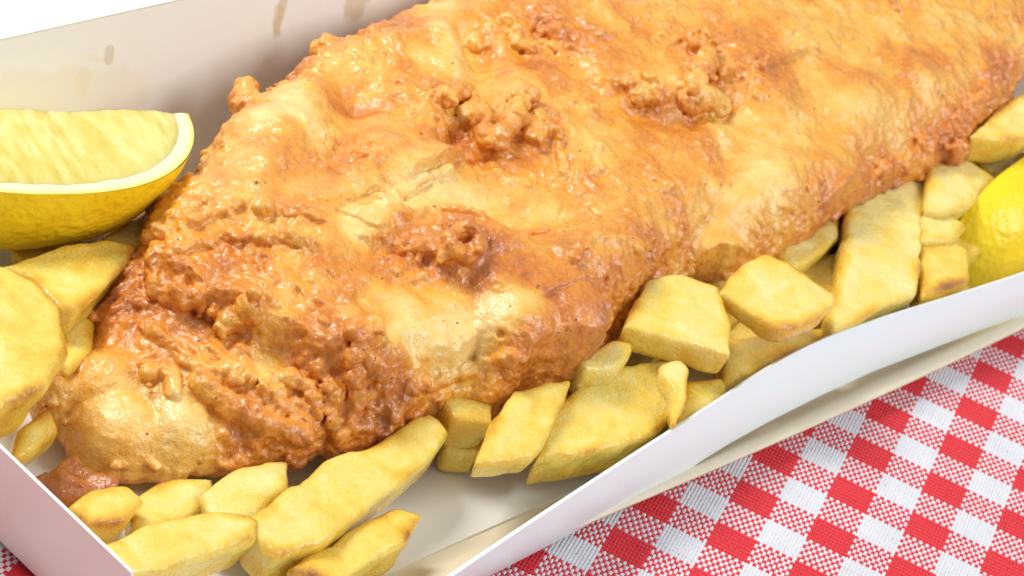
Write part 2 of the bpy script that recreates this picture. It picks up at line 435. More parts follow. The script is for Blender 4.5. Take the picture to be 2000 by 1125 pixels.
def build_box():
    root = empty("food_box", (0.03, 0.07, 0.0))
    tag(root, "open white card takeaway box holding the battered fish and potatoes", "box")
    root.location = (0, 0, 0)
    wall_pt = lambda px, py: (lambda a: a)(None)
    # stains on the back wall: find points on the leaning wall plane
    def on_wall(px, py):
        z = 0.03
        for _ in range(30):
            p = P(px, py, z)
            zt = 0.040-(Y_BACK_RIM-p[1])*(0.040-ZB)/(Y_BACK_RIM-Y_BACK)
            z += 0.35*(zt-z)*0.5
        return tuple(P(px, py, z))
    tan = (0.60, 0.47, 0.27); yel = (0.80, 0.70, 0.44)
    st = [(on_wall(560, -25), on_wall(541, 58), 0.0014, 0.60, tan), (on_wall(545, 20), on_wall(540, 62), 0.0016, 0.45, tan),
          (on_wall(730, -40), on_wall(690, 15), 0.0036, 0.60, tan), (on_wall(214, 100), on_wall(212, 116), 0.0014, 0.50, tan),
          (on_wall(165, 148), on_wall(160, 165), 0.0022, 0.35, yel), (on_wall(175, 112), on_wall(200, 118), 0.0008, 0.35, yel),
          (on_wall(20, 190), on_wall(250, 180), 0.0060, 0.30, yel), (on_wall(240, 12), on_wall(275, 6), 0.0009, 0.35, yel)]
    inner = mat_board("card_inner", (0.88, 0.86, 0.80), st); outer = mat_board("card_outer", (0.80, 0.89, 0.91), None, 0.38)
    beige = mat_board("card_edge_flap", (0.80, 0.70, 0.52))
    # floor
    xs = np.linspace(X_LEFT, X_RIGHT, 40); ys = np.linspace(0.006, Y_BACK, 24)
    g = np.array([[(x, y, ZB+TB) for x in xs] for y in ys]); sheet("floor_panel", g, TB, inner, root, flip=True)
    # front lip: strip of card outside the wall, curling up a little towards its edge
    ys = np.linspace(0, 1, 12); g = []
    xs = np.linspace(X_LEFT-0.004, X_RIGHT, 80)
    for t in ys:
        y = 0.0098-t*0.0152
        z = ZB+0.0002+0.0034*sstep(np.array([t]), 0.35, 1.0)[0]
        g.append([(x, y-t*0.0016*(1-math.cos((x-0.068)*14))*-1, z) for x in xs])
    o = sheet("front_lip", g, TB, beige, root)
    for p in o.data.polygons: p.use_smooth = True
    # front wall, traced: top edge (height .016), lower edge cut free of the lip between two notches
    top = smooth_open([(420, 1440), (700, 1243), (950, 1071), (1130, 953), (1250, 875), (1400, 780), (1500, 712), (1600, 661), (1700, 625), (1850, 579), (2000, 531), (2150, 478), (2400, 385), (2600, 310)], 3)
    T = np.array([P(x, y, 0.017) for x, y in top])
    bot = [(420, 1375), (900, 1146), (1250, 965), (1335, 921), (1352, 904), (1420, 862), (1500, 818), (1600, 768), (1700, 722), (1850, 664), (1965, 620), (1986, 616), (2005, 613), (2150, 550), (2400, 440), (2600, 350)]
    bz = [0.0022, 0.0022, 0.0022, 0.0024, 0.0040, 0.0045, 0.0048, 0.005, 0.0048, 0.0042, 0.0036, 0.0030, 0.0026, 0.0022, 0.0022, 0.0022]
    Bp = np.array([P(x, y, zz) for (x, y), zz in zip(bot, bz)])
    for arr in (T, Bp): arr[:, 0] = np.maximum.accumulate(arr[:, 0]+np.arange(len(arr))*1e-6)
    xs = np.linspace(max(T[0, 0], Bp[0, 0], X_LEFT), min(T[-1, 0], Bp[-1, 0], X_RIGHT), 220)
    ti = np.stack([np.interp(xs, T[:, 0], T[:, k]) for k in range(3)], 1); bi = np.stack([np.interp(xs, Bp[:, 0], Bp[:, k]) for k in range(3)], 1)
    ker = np.hanning(15); ker /= ker.sum()
    for arr in (ti,):
        for k in (1,): arr[:, k] = np.convolve(np.pad(arr[:, k], 7, 'edge'), ker, 'valid')
    print("wall top/bottom y", ti[::30, 1], bi[::30, 1])
    g = [ti+(bi-ti)*s+np.array([0, -0.0012*math.sin(math.pi*s), 0]) for s in np.linspace(0, 1, 10)]
    o = sheet("front_wall", g, TB*1.2, outer, root, flip=True)
    for p in o.data.polygons: p.use_smooth = True
    md = o.modifiers.new("edge", 'EDGE_SPLIT'); md.split_angle = math.radians(40)
    # back wall and lid
    xs = np.linspace(X_LEFT-0.006, X_RIGHT+0.006, 40)
    g = [[(x, Y_BACK+(Y_BACK_RIM-Y_BACK)*s, ZB+(0.040-ZB)*s) for x in xs] for s in np.linspace(0, 1, 10)]
    sheet("back_wall", g, TB, inner, root, flip=True)
    lidm = mat_board("card_lid", (0.86, 0.85, 0.82))
    g = [[(x, Y_BACK_RIM-0.0006+0.085*s, 0.0399+0.030*s+0.02*s*s) for x in xs] for s in np.linspace(0, 1, 14)]
    sheet("lid", g, TB, lidm, root, flip=True)
    # end walls
    for nm, xb, sx in (("end_wall", X_LEFT, -1), ("end_wall", X_RIGHT, 1)):
        g = [[(xb+sx*0.005*s, y, ZB+0.022*s) for y in np.linspace(0.012, Y_BACK+0.004, 20)] for s in np.linspace(0, 1, 8)]
        sheet(nm, g, TB, inner, root, flip=(sx > 0))
    return root
build_box()

# ------------------------------------------------------------------ chips
CHIPS = []
def chip(name, pts, z, thick, label, tx=0.0, ty=0.0, r=0.0014, seed=1, tone=0.0, group="chunky fried potatoes in the box", mat=None, cat="chip", rough=1.0):
    """pts: outline of the upper face in photo pixels; z: height of its centre (m); tx, ty: slope of the face (dz/dx, dz/dy)"""
    c = np.mean([P(x, y, z)[:2] for x, y in pts], 0)
    W = []
    for x, y in pts:
        zz = z
        for _ in range(25):
            p = P(x, y, zz); zt = z+tx*(p[0]-c[0])+ty*(p[1]-c[1]); zz += 0.5*(zt-zz)
        W.append(P(x, y, zz))
    W = np.array(W); n = np.array([-tx, -ty, 1.0], float); n /= np.linalg.norm(n)
    u = np.array([1.0, 0.0, tx], float); u /= np.linalg.norm(u); v = np.cross(n, u); o = np.array([c[0], c[1], z])
    L = np.stack([(W-o)@u, (W-o)@v], 1); h = 0.0007; pad = 0.004
    lo = L.min(0)-pad; hi = L.max(0)+pad
    X, Y, Z = np.meshgrid(np.arange(lo[0], hi[0], h), np.arange(lo[1], hi[1], h), np.arange(-thick-pad, pad, h), indexing='ij')
    d2 = poly_sd(X[:, :, 0], Y[:, :, 0], L)[:, :, None]+r
    pp = np.stack([X.ravel(), Y.ravel(), Z.ravel()], 1)
    nz = (fbm(pp+seed*0.31, 0.013, seed, 3)*0.00065*rough).reshape(X.shape)
    dz = np.abs(Z+thick/2)-thick/2+r
    taper = 0.16*(-Z)                      # sides lean in slightly
    a = d2+taper; q = np.minimum(np.maximum(a, dz), 0)+np.hypot(np.maximum(a, 0), np.maximum(dz, 0))-r+nz
    vv, qd = surface_nets(q, np.array([lo[0], lo[1], -thick-pad]), h); vv = relax(vv, qd, 1, 0.5)
    nn = normals(vv, qd)
    vv = vv+nn*((fbm(vv+seed, 0.0045, seed+5, 2)*0.00030+fbm(vv+seed, 0.0021, seed+6, 1)*0.00005)*(1+1.5*(rough-1)))[:, None]
    sd = -poly_sd(vv[:, 0], vv[:, 1], L)
    edge = np.clip(1-np.minimum(np.abs(sd), 0.0028)/0.0028, 0, 1)*1.25*np.clip(0.55+0.9*fbm(vv+seed*3.0, 0.009, seed+3, 2), 0.1, 1.3)*np.clip(nn[:, 2]+0.25, 0, 1)+0.45*np.clip(-vv[:, 2]/thick, 0, 1)**0.8  # browned edges; the depth term puts side shading into the colour
    edge = edge+0.35*np.clip(fbm(vv+seed*2.0, 0.012, seed+9, 2)-0.25, 0, 1)+tone
    wv = o+vv[:, :1]*u+vv[:, 1:2]*v+vv[:, 2:3]*n
    base = np.array([c[0], c[1], wv[:, 2].min()])
    ob = mesh_np(name, wv-base, qd, mat=mat or M_CHIP, attrs={"edge": edge, "tone": np.clip(0.70+0.3*edge, 0, 1), "crag": np.full(len(edge), 0.5)}); ob.location = base
    tag(ob, label, cat, group); CHIPS.append(ob)
    return ob
C = chip; cm = 0.01
C("potato_chip", [(1216, 636), (1262, 548), (1330, 530), (1408, 560), (1433, 630), (1438, 694), (1319, 664)], 0.026, 0.0075, "blocky pale chip with rounded corner, beside the squat pointed chip below fish edge", 0, 0.10, seed=1, tone=-0.06)
C("potato_chip", [(1404, 568), (1424, 530), (1489, 496), (1530, 505), (1640, 574), (1633, 594), (1596, 626), (1540, 645), (1508, 636)], 0.027, 0.005, "squat pale chip with a browned pointed corner, between blocky chip and long upright chip", 0, 0.12, seed=2, tone=-0.08)
C("potato_chip", [(1662, 352), (1815, 290), (1808, 451), (1792, 572), (1735, 598), (1633, 645), (1616, 628), (1630, 563), (1645, 488)], 0.020, 0.007, "long broad pale chip reaching from under the fish to the front wall", 0, 0.08, seed=3, tone=-0.08)
C("potato_chip", [(1490, 480), (1560, 420), (1650, 375), (1642, 462), (1600, 498), (1552, 528)], 0.019, 0.009, "narrow dull chip poking out under fish behind the squat chip", seed=4)
C("potato_chip", [(1812, 320), (1862, 285), (1955, 350), (1895, 398), (1840, 416), (1808, 412)], 0.023, 0.010, "short golden chip behind the long broad chip, near the lemon end", 0, 0.1, seed=5)
C("potato_chip", [(1895, 262), (1960, 205), (2040, 150), (2080, 230), (2010, 272), (1960, 275)], 0.032, 0.009, "bright thick chip standing out past the fish rim over the dull flat chip", 0, 0.1, seed=6)
C("potato_chip", [(1875, 292), (1930, 280), (2040, 300), (2040, 345), (1950, 352)], 0.021, 0.010, "dull flat chip lying in shade below the bright thick chip", seed=7, tone=0.12)
C("potato_chip", [(1795, 478), (1855, 462), (1895, 488), (1895, 545), (1800, 578)], 0.018, 0.010, "browned golden chip tucked between long broad chip and the lemon end", seed=8, tone=0.25)
C("potato_chip", [(1780, 590), (1830, 565), (1900, 548), (1905, 590), (1790, 625)], 0.014, 0.009, "low golden chip just showing over the front wall under the lemon", seed=9, tone=0.15)
C("potato_chip", [(1800, 425), (1850, 418), (1885, 440), (1860, 470), (1800, 468)], 0.0195, 0.009, "small pale chip bit wedged below the short golden chip", seed=10)
C("potato_chip", [(1415, 655), (1500, 645), (1620, 636), (1612, 660), (1480, 728), (1405, 765)], 0.014, 0.010, "broad golden chip lying flat beneath the blocky and squat chips", seed=11, tone=0.25)
C("potato_chip", [(1128, 742), (1215, 712), (1295, 700), (1335, 705), (1345, 800), (1255, 858), (1150, 886), (1050, 895), (1060, 840)], 0.017, 0.011, "long golden chip with curled pale end lying along the front wall", 0, 0.16, seed=12, tone=0.30)
C("potato_chip", [(1290, 708), (1330, 694), (1354, 720), (1350, 775), (1330, 825), (1312, 820), (1318, 760), (1295, 730)], 0.021, 0.008, "curled pale strip of potato on the end of the long golden chip", 0, 0.1, r=0.0018, seed=13)
C("potato_chip", [(1002, 748), (1060, 742), (1122, 735), (1112, 780), (1082, 845), (1052, 896), (985, 908), (922, 910), (942, 870), (972, 800)], 0.021, 0.007, "pale slanted chip with a browned tip, leaning on the long golden chip", 0, 0.2, r=0.0018, seed=14)
C("potato_chip", [(1335, 745), (1412, 735), (1428, 775), (1395, 808), (1310, 850)], 0.015, 0.010, "small golden chip between the curled strip and the front wall", seed=15, tone=0.2)
C("potato_chip", [(1125, 700), (1200, 660), (1240, 668), (1232, 695), (1210, 716), (1140, 722)], 0.0225, 0.008, "small chip tucked right under the fish skirt above the long golden chip", seed=16)
C("potato_chip", [(860, 770), (970, 765), (968, 825), (885, 815)], 0.017, 0.009, "short golden chip under the fish beside the pale slanted chip", seed=17, tone=0.25)
C("potato_chip", [(860, 838), (955, 842), (950, 880), (870, 868)], 0.010, 0.008, "low dull chip on the box floor beside the slanted chip tip", seed=18, tone=0.1)
C("potato_chip", [(470, 1030), (640, 886), (742, 855), (842, 792), (866, 815), (880, 842), (850, 884), (792, 940), (640, 1060), (540, 1085)], 0.016, 0.010, "large ragged pale chip on the floor below the fish tail", 0, 0.1, seed=19)
C("potato_chip", [(385, 960), (470, 912), (570, 890), (560, 950), (500, 1010), (420, 1020)], 0.013, 0.010, "yellow chip under the tail next to the large ragged chip", seed=20)
C("potato_chip", [(-60, 495), (10, 508), (76, 535), (128, 600), (140, 680), (92, 755), (10, 800), (-60, 815)], 0.030, 0.016, "fat rounded pale chip by the box end below the lemon wedge", 0, 0.15, r=0.003, seed=21, tone=0.35)  # tone darkens the colour to stand for weaker light at this end
C("potato_chip", [(-10, 512), (90, 485), (195, 462), (275, 472), (255, 510), (205, 565), (152, 608), (112, 600), (60, 540)], 0.024, 0.013, "long dull chip lying directly under the lemon wedge", seed=22, tone=0.2)  # tone carries the shade of the lemon above as colour
C("potato_chip", [(15, 885), (35, 838), (98, 795), (125, 838), (62, 888), (20, 905)], 0.014, 0.010, "small narrow chip standing by the box end next to the tail", 0, 0.2, r=0.002, seed=23, tone=0.12)
C("potato_chip", [(110, 640), (150, 600), (190, 600), (180, 690), (130, 720)], 0.017, 0.010, "shaded chip end between the fat rounded chip and the tail", seed=24, tone=0.15)
C("potato_chip", [(190, 470), (240, 435), (300, 405), (320, 440), (280, 480)], 0.020, 0.010, "pale chip corner between lemon wedge and fish", seed=25)
C("potato_chip", [(250, 975), (330, 935), (420, 925), (430, 965), (330, 1030), (265, 1030)], 0.011, 0.009, "short golden chip on the box floor under the tail bubble", seed=26, tone=0.15)
C("tail_underside_batter", [(85, 905), (100, 872), (150, 850), (200, 900), (222, 935), (195, 958), (130, 945)], 0.013, 0.008, "batter piece for the tail underside, its shade painted dark red brown, on the floor", 0, 0.1, r=0.003, seed=27, tone=0.35, group=None, mat=M_BATTER, cat="batter", rough=3.0)  # stands for the tail's underside; dark tone is painted shade
C("potato_chip", [(135, 985), (180, 955), (245, 950), (285, 975), (250, 1020), (175, 1025)], 0.015, 0.010, "stubby golden chip in front of the dark batter piece", 0, 0.1, seed=28, tone=0.05)
C("potato_chip", [(205, 1060), (300, 1010), (420, 990), (520, 1010), (505, 1045), (330, 1110), (240, 1120)], 0.017, 0.010, "long pale chip lying across the short golden chips by the tail", 0, 0.1, seed=29)
C("potato_chip", [(560, 1110), (660, 1040), (770, 985), (830, 1000), (800, 1050), (660, 1140)], 0.012, 0.010, "golden chip on the floor in front of the large ragged chip", 0, 0.05, seed=30, tone=0.12)
# bottom layer of chips that the others and the fish lie on; seen only in the gaps
def low_chip(x, y, ang, L, w, z, k):
    d = np.array([math.cos(ang), math.sin(ang)]); n = np.array([-d[1], d[0]])
    pts = []
    for a, b in ((-1, -1), (0, -1.08), (1, -0.9), (1.05, 0.1), (1, 0.95), (-0.1, 1.05), (-1, 0.9), (-1.06, 0)):
        q = np.array([x, y])+d*L/2*a+n*w/2*b; pts.append(proj((q[0], q[1], z)))
    chip("potato_chip", pts, z, z-0.0020, "golden chip in the shaded bottom layer under the fish and upper chips", seed=60+k, tone=0.10, group="bottom layer of chips on the box floor")
r_ = random.Random(4)
spots = [(0.155, 0.020), (0.128, 0.018), (0.103, 0.016), (0.080, 0.017), (0.060, 0.020), (0.038, 0.024), (0.150, 0.042), (0.118, 0.040), (0.088, 0.042), (0.056, 0.046),
         (0.020, 0.048), (-0.018, 0.050), (-0.050, 0.055), (-0.085, 0.062), (-0.100, 0.090), (-0.070, 0.098), (-0.030, 0.090), (0.020, 0.085), (0.070, 0.080), (0.120, 0.078), (0.170, 0.065)]
for k, (x, y) in enumerate(spots):
    low_chip(x, y+(0.005 if k < 6 else 0), r_.uniform(-0.15, 0.2) if k < 6 else r_.uniform(-0.5, 0.9), r_.uniform(0.030, 0.046), r_.uniform(0.013, 0.018), r_.uniform(0.011, 0.014), k)
# ------------------------------------------------------------------ lemons
def lemon(label, M, half=0.036, rad=0.025, phi=110.0, pw=(2.4, 0.56), name="lemon_wedge"):
    """wedge of a lemon: long axis +X, first cut face in the plane y<0,z=0 facing +z, rind spans phi degrees below it"""
    root = empty(name); tag(root, label, "lemon", None)
    def R(s):
        a = np.abs(s); body = np.clip(1-a**pw[0], 0, 1)**pw[1]
        return rad*np.maximum(body, 0.0)
    ns, na = 90, 60
    S = np.sin(np.linspace(-1, 1, ns)*math.pi/2); S = 0.55*S+0.45*np.linspace(-1, 1, ns)
    ns = 90
    A = math.pi+np.radians(np.linspace(0, phi, na))
    v = np.array([[(half*s, R(s)*math.cos(a), R(s)*math.sin(a)) for a in A] for s in S])
    idx = np.arange(ns*na).reshape(ns, na); q = np.stack([idx[:-1, :-1], idx[:-1, 1:], idx[1:, 1:], idx[1:, :-1]], -1).reshape(-1, 4)
    vv = v.reshape(-1, 3); vv = vv+(vv/(np.linalg.norm(vv, axis=1)[:, None]+1e-9))*(fbm(vv, 0.010, 3, 2)*0.0003)[:, None]
    parts = [("rind", vv, q, M_RIND, None)]
    # cut faces: f = fraction of radius
    def face(ang, f0, f1, nf, nm, mat, lift, sgn):
        F = np.linspace(f0, f1, nf)
        dirv = np.array([0, math.cos(ang), math.sin(ang)]); nrm = np.array([0, -math.sin(ang), math.cos(ang)])*sgn
        g = []; ves = []
        for s in S:
            si = s
            for f in F:
                # shrink towards the ends too so the pith is even in width
                r1 = float(R(np.array(s))); ss0 = s*0.915; r0 = r1*(0.885+0.010*math.sin(s*23)*math.sin(s*11+1))
                if nm == "flesh": ss = ss0; rr = r0*f
                else: ss = ss0+(s-ss0)*f; rr = r0+(r1-r0)*f
                g.append((ss*half, rr, 0)); ves.append((ss, f))
        g = np.array(g); ves = np.array(ves)
        pos = np.stack([g[:, 0], g[:, 1]*dirv[1], g[:, 1]*dirv[2]], 1)
        at = {}
        if nm == "flesh":
            # juice sacs: long drops pointing at the axis
            fan = np.stack([g[:, 0]*700+2*np.sin(g[:, 0]*150+g[:, 1]*60), g[:, 1]*170, np.zeros(len(g))], 1)
            w = vnoise(fan, 1.0, 21)*0.6+vnoise(fan*np.array([2.1, 1.7, 1])+5, 1.0, 22)*0.4
            at["vesicle"] = np.clip(0.5+0.6*w, 0, 1)
            hgt = lift*np.minimum(1, (1-ves[:, 1])*6)*np.minimum(1, (1-np.abs(ves[:, 0])/0.915)*8)+0.0
            rimf = np.minimum(1, (1-ves[:, 1])*8)*np.minimum(1, (1-np.abs(ves[:, 0])/0.915)*10)
            hgt = hgt+rimf*(0.00012*w+0.0003*vnoise(g*np.array([1, 0.4, 1]), 0.011, 4))
        else:
            at["edge"] = ves[:, 1]; hgt = lift*np.ones(len(g))*np.sin(np.clip(ves[:, 1], 0, 1)*math.pi)
        pos = pos+nrm*hgt[:, None]
        i2 = np.arange(ns*nf).reshape(ns, nf); qq = np.stack([i2[:-1, :-1], i2[1:, :-1], i2[1:, 1:], i2[:-1, 1:]], -1).reshape(-1, 4)
        parts.append((nm, pos, qq, mat, at))
    for ang, sgn in ((math.pi, -1), (math.pi+math.radians(phi), 1)):
        face(ang, 0.0, 1.0, 60, "flesh", M_FLESH, 0.0006, sgn)
        face(ang, 0.0, 1.0, 8, "pith", M_PITH, 0.0002, sgn)
    for nm, pv, pq, mt, at in parts:
        w = pv@M[:3, :3].T+M[:3, 3]
        mesh_np(nm, w, pq, mat=mt, parent=root, attrs=at)
    return root
def frame(o, x, z):
    x = np.array(x, float); x /= np.linalg.norm(x); z = np.array(z, float); z -= x*(z@x); z /= np.linalg.norm(z)
    M = np.eye(4); M[:3, 0] = x; M[:3, 1] = np.cross(z, x); M[:3, 2] = z; M[:3, 3] = o; return M
ZL = 0.036
tip = P(362, 222, ZL); a0 = P(0, 220, ZL); d = (tip-a0); d[2] = 0; d /= np.linalg.norm(d)
HALF = 0.037
ctr = tip-d*HALF*0.985
print("lemon centre px", proj(ctr), "rim", proj(ctr+0.025*np.array([d[1], -d[0], 0])))
LEM1 = lemon("juicy lemon wedge with its cut face up, resting by the box end wall", frame(ctr, d, (0, 0, 1)), HALF, 0.0262, 112)
# second wedge: only its end shows
half2, rad2, a2 = 0.034, 0.0165, math.radians(8)
A2 = min((P(1886, 414, z) for z in np.linspace(0.010, 0.035, 200)), key=lambda p: abs(p[1]-0.0215))   # top corner, behind the front wall
x2 = np.array([math.cos(a2), math.sin(a2), 0.0])
M2 = frame((0, 0, 0), x2, (-math.sin(a2), math.cos(a2), 0.0))
M2[:3, 3] = A2+0.90*half2*x2-np.array([0, 0, rad2*(1-0.90**4)**0.5])
LEM2 = lemon("lemon wedge with bright yellow rind, its blunt end among the chips by the front wall",
             M2, half2, rad2, 140, (4.0, 0.5))

# ------------------------------------------------------------------ fish
# outline in photo pixels with the height (m) at which it is seen: lower edge = hanging rim, upper edge = silhouette of the back
BASE0 = dict(x0=0.02, y0=0.05)
def base_z(x, y):
    return 0.0205+0.055*(x-0.02)+0.11*(y-0.05)-0.020*sstep(-x, 0.055, 0.135)*0.45
def P_on(px, py, dz=0.0, fn=None):
    z = 0.02
    for _ in range(40):
        p = P(px, py, z); zt = (fn(p[0], p[1]) if fn else base_z(np.array(p[0]), np.array(p[1])))+dz; z += 0.35*(float(zt)-z)
    return P(px, py, z)
FRONT = [(2110, -30), (2040, 60), (1992, 120), (1978, 190), (1935, 240), (1895, 285), (1868, 318), (1846, 300), (1812, 322), (1735, 352), (1655, 402), (1590, 440), (1505, 488), (1432, 526),
         (1375, 520), (1318, 545), (1292, 572), (1245, 582), (1222, 640), (1190, 665), (1150, 715), (1132, 755), (1066, 752), (1010, 765), (965, 800), (900, 782), (820, 800),
         (790, 830), (740, 858), (690, 878), (630, 862), (580, 895), (510, 905), (450, 915), (390, 912), (330, 930), (275, 915), (235, 926), (190, 926), (150, 900), (132, 868), (127, 838), (92, 832), (72, 790)]
BACK = [(72, 775), (105, 732), (135, 702), (168, 690), (172, 645), (152, 615), (185, 585), (218, 530), (268, 498), (280, 460), (290, 430), (284, 402), (325, 374), (362, 360), (378, 330), (402, 298), (432, 258),
        (470, 222), (492, 195), (530, 165), (590, 126), (622, 96), (645, 82), (682, 84), (702, 58), (762, 24), (832, -2), (920, -45), (1060, -85), (1250, -130), (1500, -165), (1760, -185), (1960, -165), (2090, -110)]
pf = [P_on(x, y, 0.001)[:2] for x, y in FRONT]
pb = []
for k, (x, y) in enumerate(BACK):
    w = min(1.0, k/14.0); pb.append(P_on(x, y, 0.001+0.0042*w)[:2])
OUT = np.array(pf+pb)
HX = 0.00038
x0, x1 = OUT[:, 0].min()-0.008, OUT[:, 0].max()+0.006; y0, y1 = OUT[:, 1].min()-0.008, OUT[:, 1].max()+0.008
print("fish extent", x0, x1, y0, y1)
gx = np.arange(x0, x1, HX); gy = np.arange(y0, y1, HX)
GX, GY = np.meshgrid(gx, gy, indexing='ij'); flat = np.stack([GX.ravel(), GY.ravel(), np.zeros(GX.size)], 1)
n2d = lambda sc, seed, o=3: fbm(flat, sc, seed, o).reshape(GX.shape)
SD = poly_sd(GX, GY, smooth_closed(OUT, 1))+0.0007*n2d(0.006, 40, 3)
INS = np.maximum(-SD, 0)
BZ = base_z(GX, GY)
body = 1-0.55*sstep(-GX, 0.05, 0.125)                         # thinner towards the tail
RAD = 0.015
tt = np.clip(INS/RAD, 0, 1); DOME = np.sqrt(np.clip(1-(1-tt)**2, 0, 1))
H0 = BZ+0.0125*body*DOME+0.0025*body*sstep(INS, 0.012, 0.040)
def grid_fn(F):
    def f(x, y):
        i = int(np.clip((x-x0)/HX, 0, F.shape[0]-1)); j = int(np.clip((y-y0)/HX, 0, F.shape[1]-1)); return F[i, j]
    return f
h0f = grid_fn(H0)
def S_(pts): return [tuple(P_on(x, y, 0.0, h0f)[:2]) for x, y in pts]
PXM = 1/9750.0
def blob(pts, r_px):
    """1 inside a soft capsule chain drawn in photo pixels, laid on the fish"""
    q = S_(pts); q = smooth_open(q, 2) if len(q) > 2 else q
    if len(q) == 1: q = [q[0], (q[0][0]+1e-5, q[0][1])]
    d, _ = line_d(GX, GY+0*GX, q) if True else None
    # a pixel covers more ground in depth than across: widen
    return np.exp(-(d/(r_px*PXM*1.35))**2)
WARP = n2d(0.020, 60, 3)
H = H0.copy()
# broad lumps
H += 0.0022*n2d(0.030, 3, 2)*DOME
H += 0.0010*n2d(0.011, 5, 3)*DOME
def ledge(pts, amp, L, w=0.0010):
    """raised lip on the left side of the drawn line, falling sharply on the right side"""
    global H
    q = smooth_open(S_(pts), 2); d, s = line_d(GX, GY, q)
    sd = d*s+0.0009*n2d(0.005, 77, 2)
    e = np.minimum(np.hypot(GX-q[0][0], GY-q[0][1]), np.hypot(GX-q[-1][0], GY-q[-1][1]))
    H = H+1.35*amp*sstep(sd, -w, w)*np.exp(-np.maximum(sd, 0)/L)*sstep(e, 0, 0.006)
def ridge(pts, amp, r_px):
    global H
    H = H+1.5*amp*blob(pts, r_px)
# terraces (left of travel is the high side)
ledge([(292, 500), (300, 560), (350, 608), (420, 632), (500, 668), (590, 712), (680, 770), (760, 815)], 0.0048, 0.020)
ledge([(800, 748), (860, 725), (930, 690), (1000, 655)], 0.0035, 0.016, 0.0007)
ledge([(900, 590), (960, 630), (1040, 655), (1120, 640), (1190, 605), (1250, 560)], 0.0040, 0.014, 0.0012)
ledge([(650, 480), (700, 500), (760, 470), (830, 420), (900, 440), (990, 460)], 0.0016, 0.010)
ledge([(760, 380), (830, 345), (890, 318), (930, 300)], 0.0028, 0.010, 0.0008)
ledge([(1090, 300), (1120, 340), (1105, 390)], 0.0016, 0.008)
ledge([(1690, 350), (1740, 300), (1800, 262), (1870, 215), (1930, 150)], -0.0018, 0.010)
# valleys
ridge([(935, 60), (945, 140), (925, 210), (900, 280)], -0.0036, 32)
ridge([(900, 285), (930, 300)], -0.0030, 20)
ridge([(800, 390), (900, 385), (1010, 420), (1080, 440)], -0.0022, 45)
ridge([(690, 180), (680, 250), (640, 310)], -0.0020, 35)
ridge([(1250, 220), (1340, 235), (1420, 180)], -0.0022, 34)
ridge([(1040, 60), (1130, 130), (1160, 180)], -0.0018, 30)
ridge([(1440, 230), (1440, 330), (1400, 420)], -0.0012, 40)
ridge([(760, 650), (860, 690), (960, 665)], -0.0012, 40)
ridge([(560, 300), (500, 340)], 0.0016, 40)
ridge([(560, 190), (590, 260)], 0.0018, 45)
ridge([(860, 70), (900, 130)], 0.0016, 40)
ridge([(1700, 180), (1780, 160)], 0.0018, 60)
ridge([(1550, 370), (1650, 330)], 0.0016, 50)
ridge([(1000, 530), (1120, 560), (1210, 500)], 0.0022, 45)
# big smooth blisters: the tail bubble and its neighbours, the two lobes of the front skirt
SMOOTH = np.zeros_like(H)
def cap(px, py, r, sink, k=0.0015):
    global H, SMOOTH
    p = P_on(px, py, 0.0, grid_fn(H)); d2 = (GX-p[0])**2+(GY-p[1])**2
    c = np.where(d2 < (r*0.999)**2, p[2]-sink+np.sqrt(np.maximum(r*r-d2, 0)), -1)
    hh = np.clip(0.5+0.5*(c-H)/k, 0, 1); n = H*(1-hh)+c*hh+k*hh*(1-hh)
    H = np.where((c > 0) & (SD < 0.0005), n, H); SMOOTH = np.maximum(SMOOTH, np.exp(-(d2/(0.8*r)**2)**2))
for px, py, r in ((235, 865, 95), (205, 765, 60), (356, 845, 60)): SMOOTH = np.maximum(SMOOTH, blob([(px, py)], r))
cap(1010, 590, 0.0105, 0.0075, 0.003); cap(1120, 580, 0.0105, 0.0078, 0.003); cap(1400, 470, 0.011, 0.009, 0.003); cap(1640, 350, 0.011, 0.009, 0.003); cap(560, 240, 0.012, 0.0098, 0.003)
for pts, r in (([(740, 690), (880, 690), (990, 655)], 40), ([(800, 390), (900, 385), (1050, 430)], 40), ([(800, 30), (880, 60), (920, 140)], 45), ([(1470, 250), (1460, 350)], 45), ([(555, 190), (590, 255)], 40), ([(1660, 200), (1780, 180)], 50)):
    SMOOTH = np.maximum(SMOOTH, blob(pts, r))
# craggy zones
CR = np.zeros_like(H)
for pts, r, s in ([[(330, 420), (480, 440), (560, 480)], 60, 0.6], [[(330, 560), (480, 600), (620, 640)], 70, 0.45], [[(380, 730), (520, 780), (680, 810)], 75, 0.8],
                  [[(880, 190), (960, 270), (1050, 240)], 45, 0.9], [[(1060, 60), (1180, 90), (1300, 60)], 60, 0.7], [[(1250, 180), (1360, 200), (1380, 110)], 45, 1.0],
                  [[(850, 470), (920, 480), (1000, 450)], 40, 0.9], [[(900, 720), (1060, 690), (1150, 660)], 40, 0.8], [[(1250, 540), (1400, 500)], 40, 0.8],
                  [[(1560, 430), (1700, 350), (1850, 290)], 35, 0.8], [[(420, 330), (480, 210), (640, 100)], 35, 0.6], [[(760, 540), (800, 480)], 40, 0.7],
                  [[(200, 640), (300, 600)], 50, 0.6], [[(1500, 100), (1600, 80)], 40, 0.5], [[(700, 640), (720, 700)], 40, 0.7], [[(300, 720), (420, 820)], 50, 0.8],
                  [[(1750, 280), (1880, 220)], 40, 0.6], [[(1050, 480), (1200, 480)], 60, 0.35], [[(600, 330), (720, 370)], 40, 0.4]):
    CR = np.maximum(CR, s*blob(pts, r))
CR = np.maximum(CR, 0.75*(1-sstep(INS, 0.002, 0.009)))
CR = np.clip(CR*(0.8+0.5*WARP), 0, 1)*(1-0.85*SMOOTH)
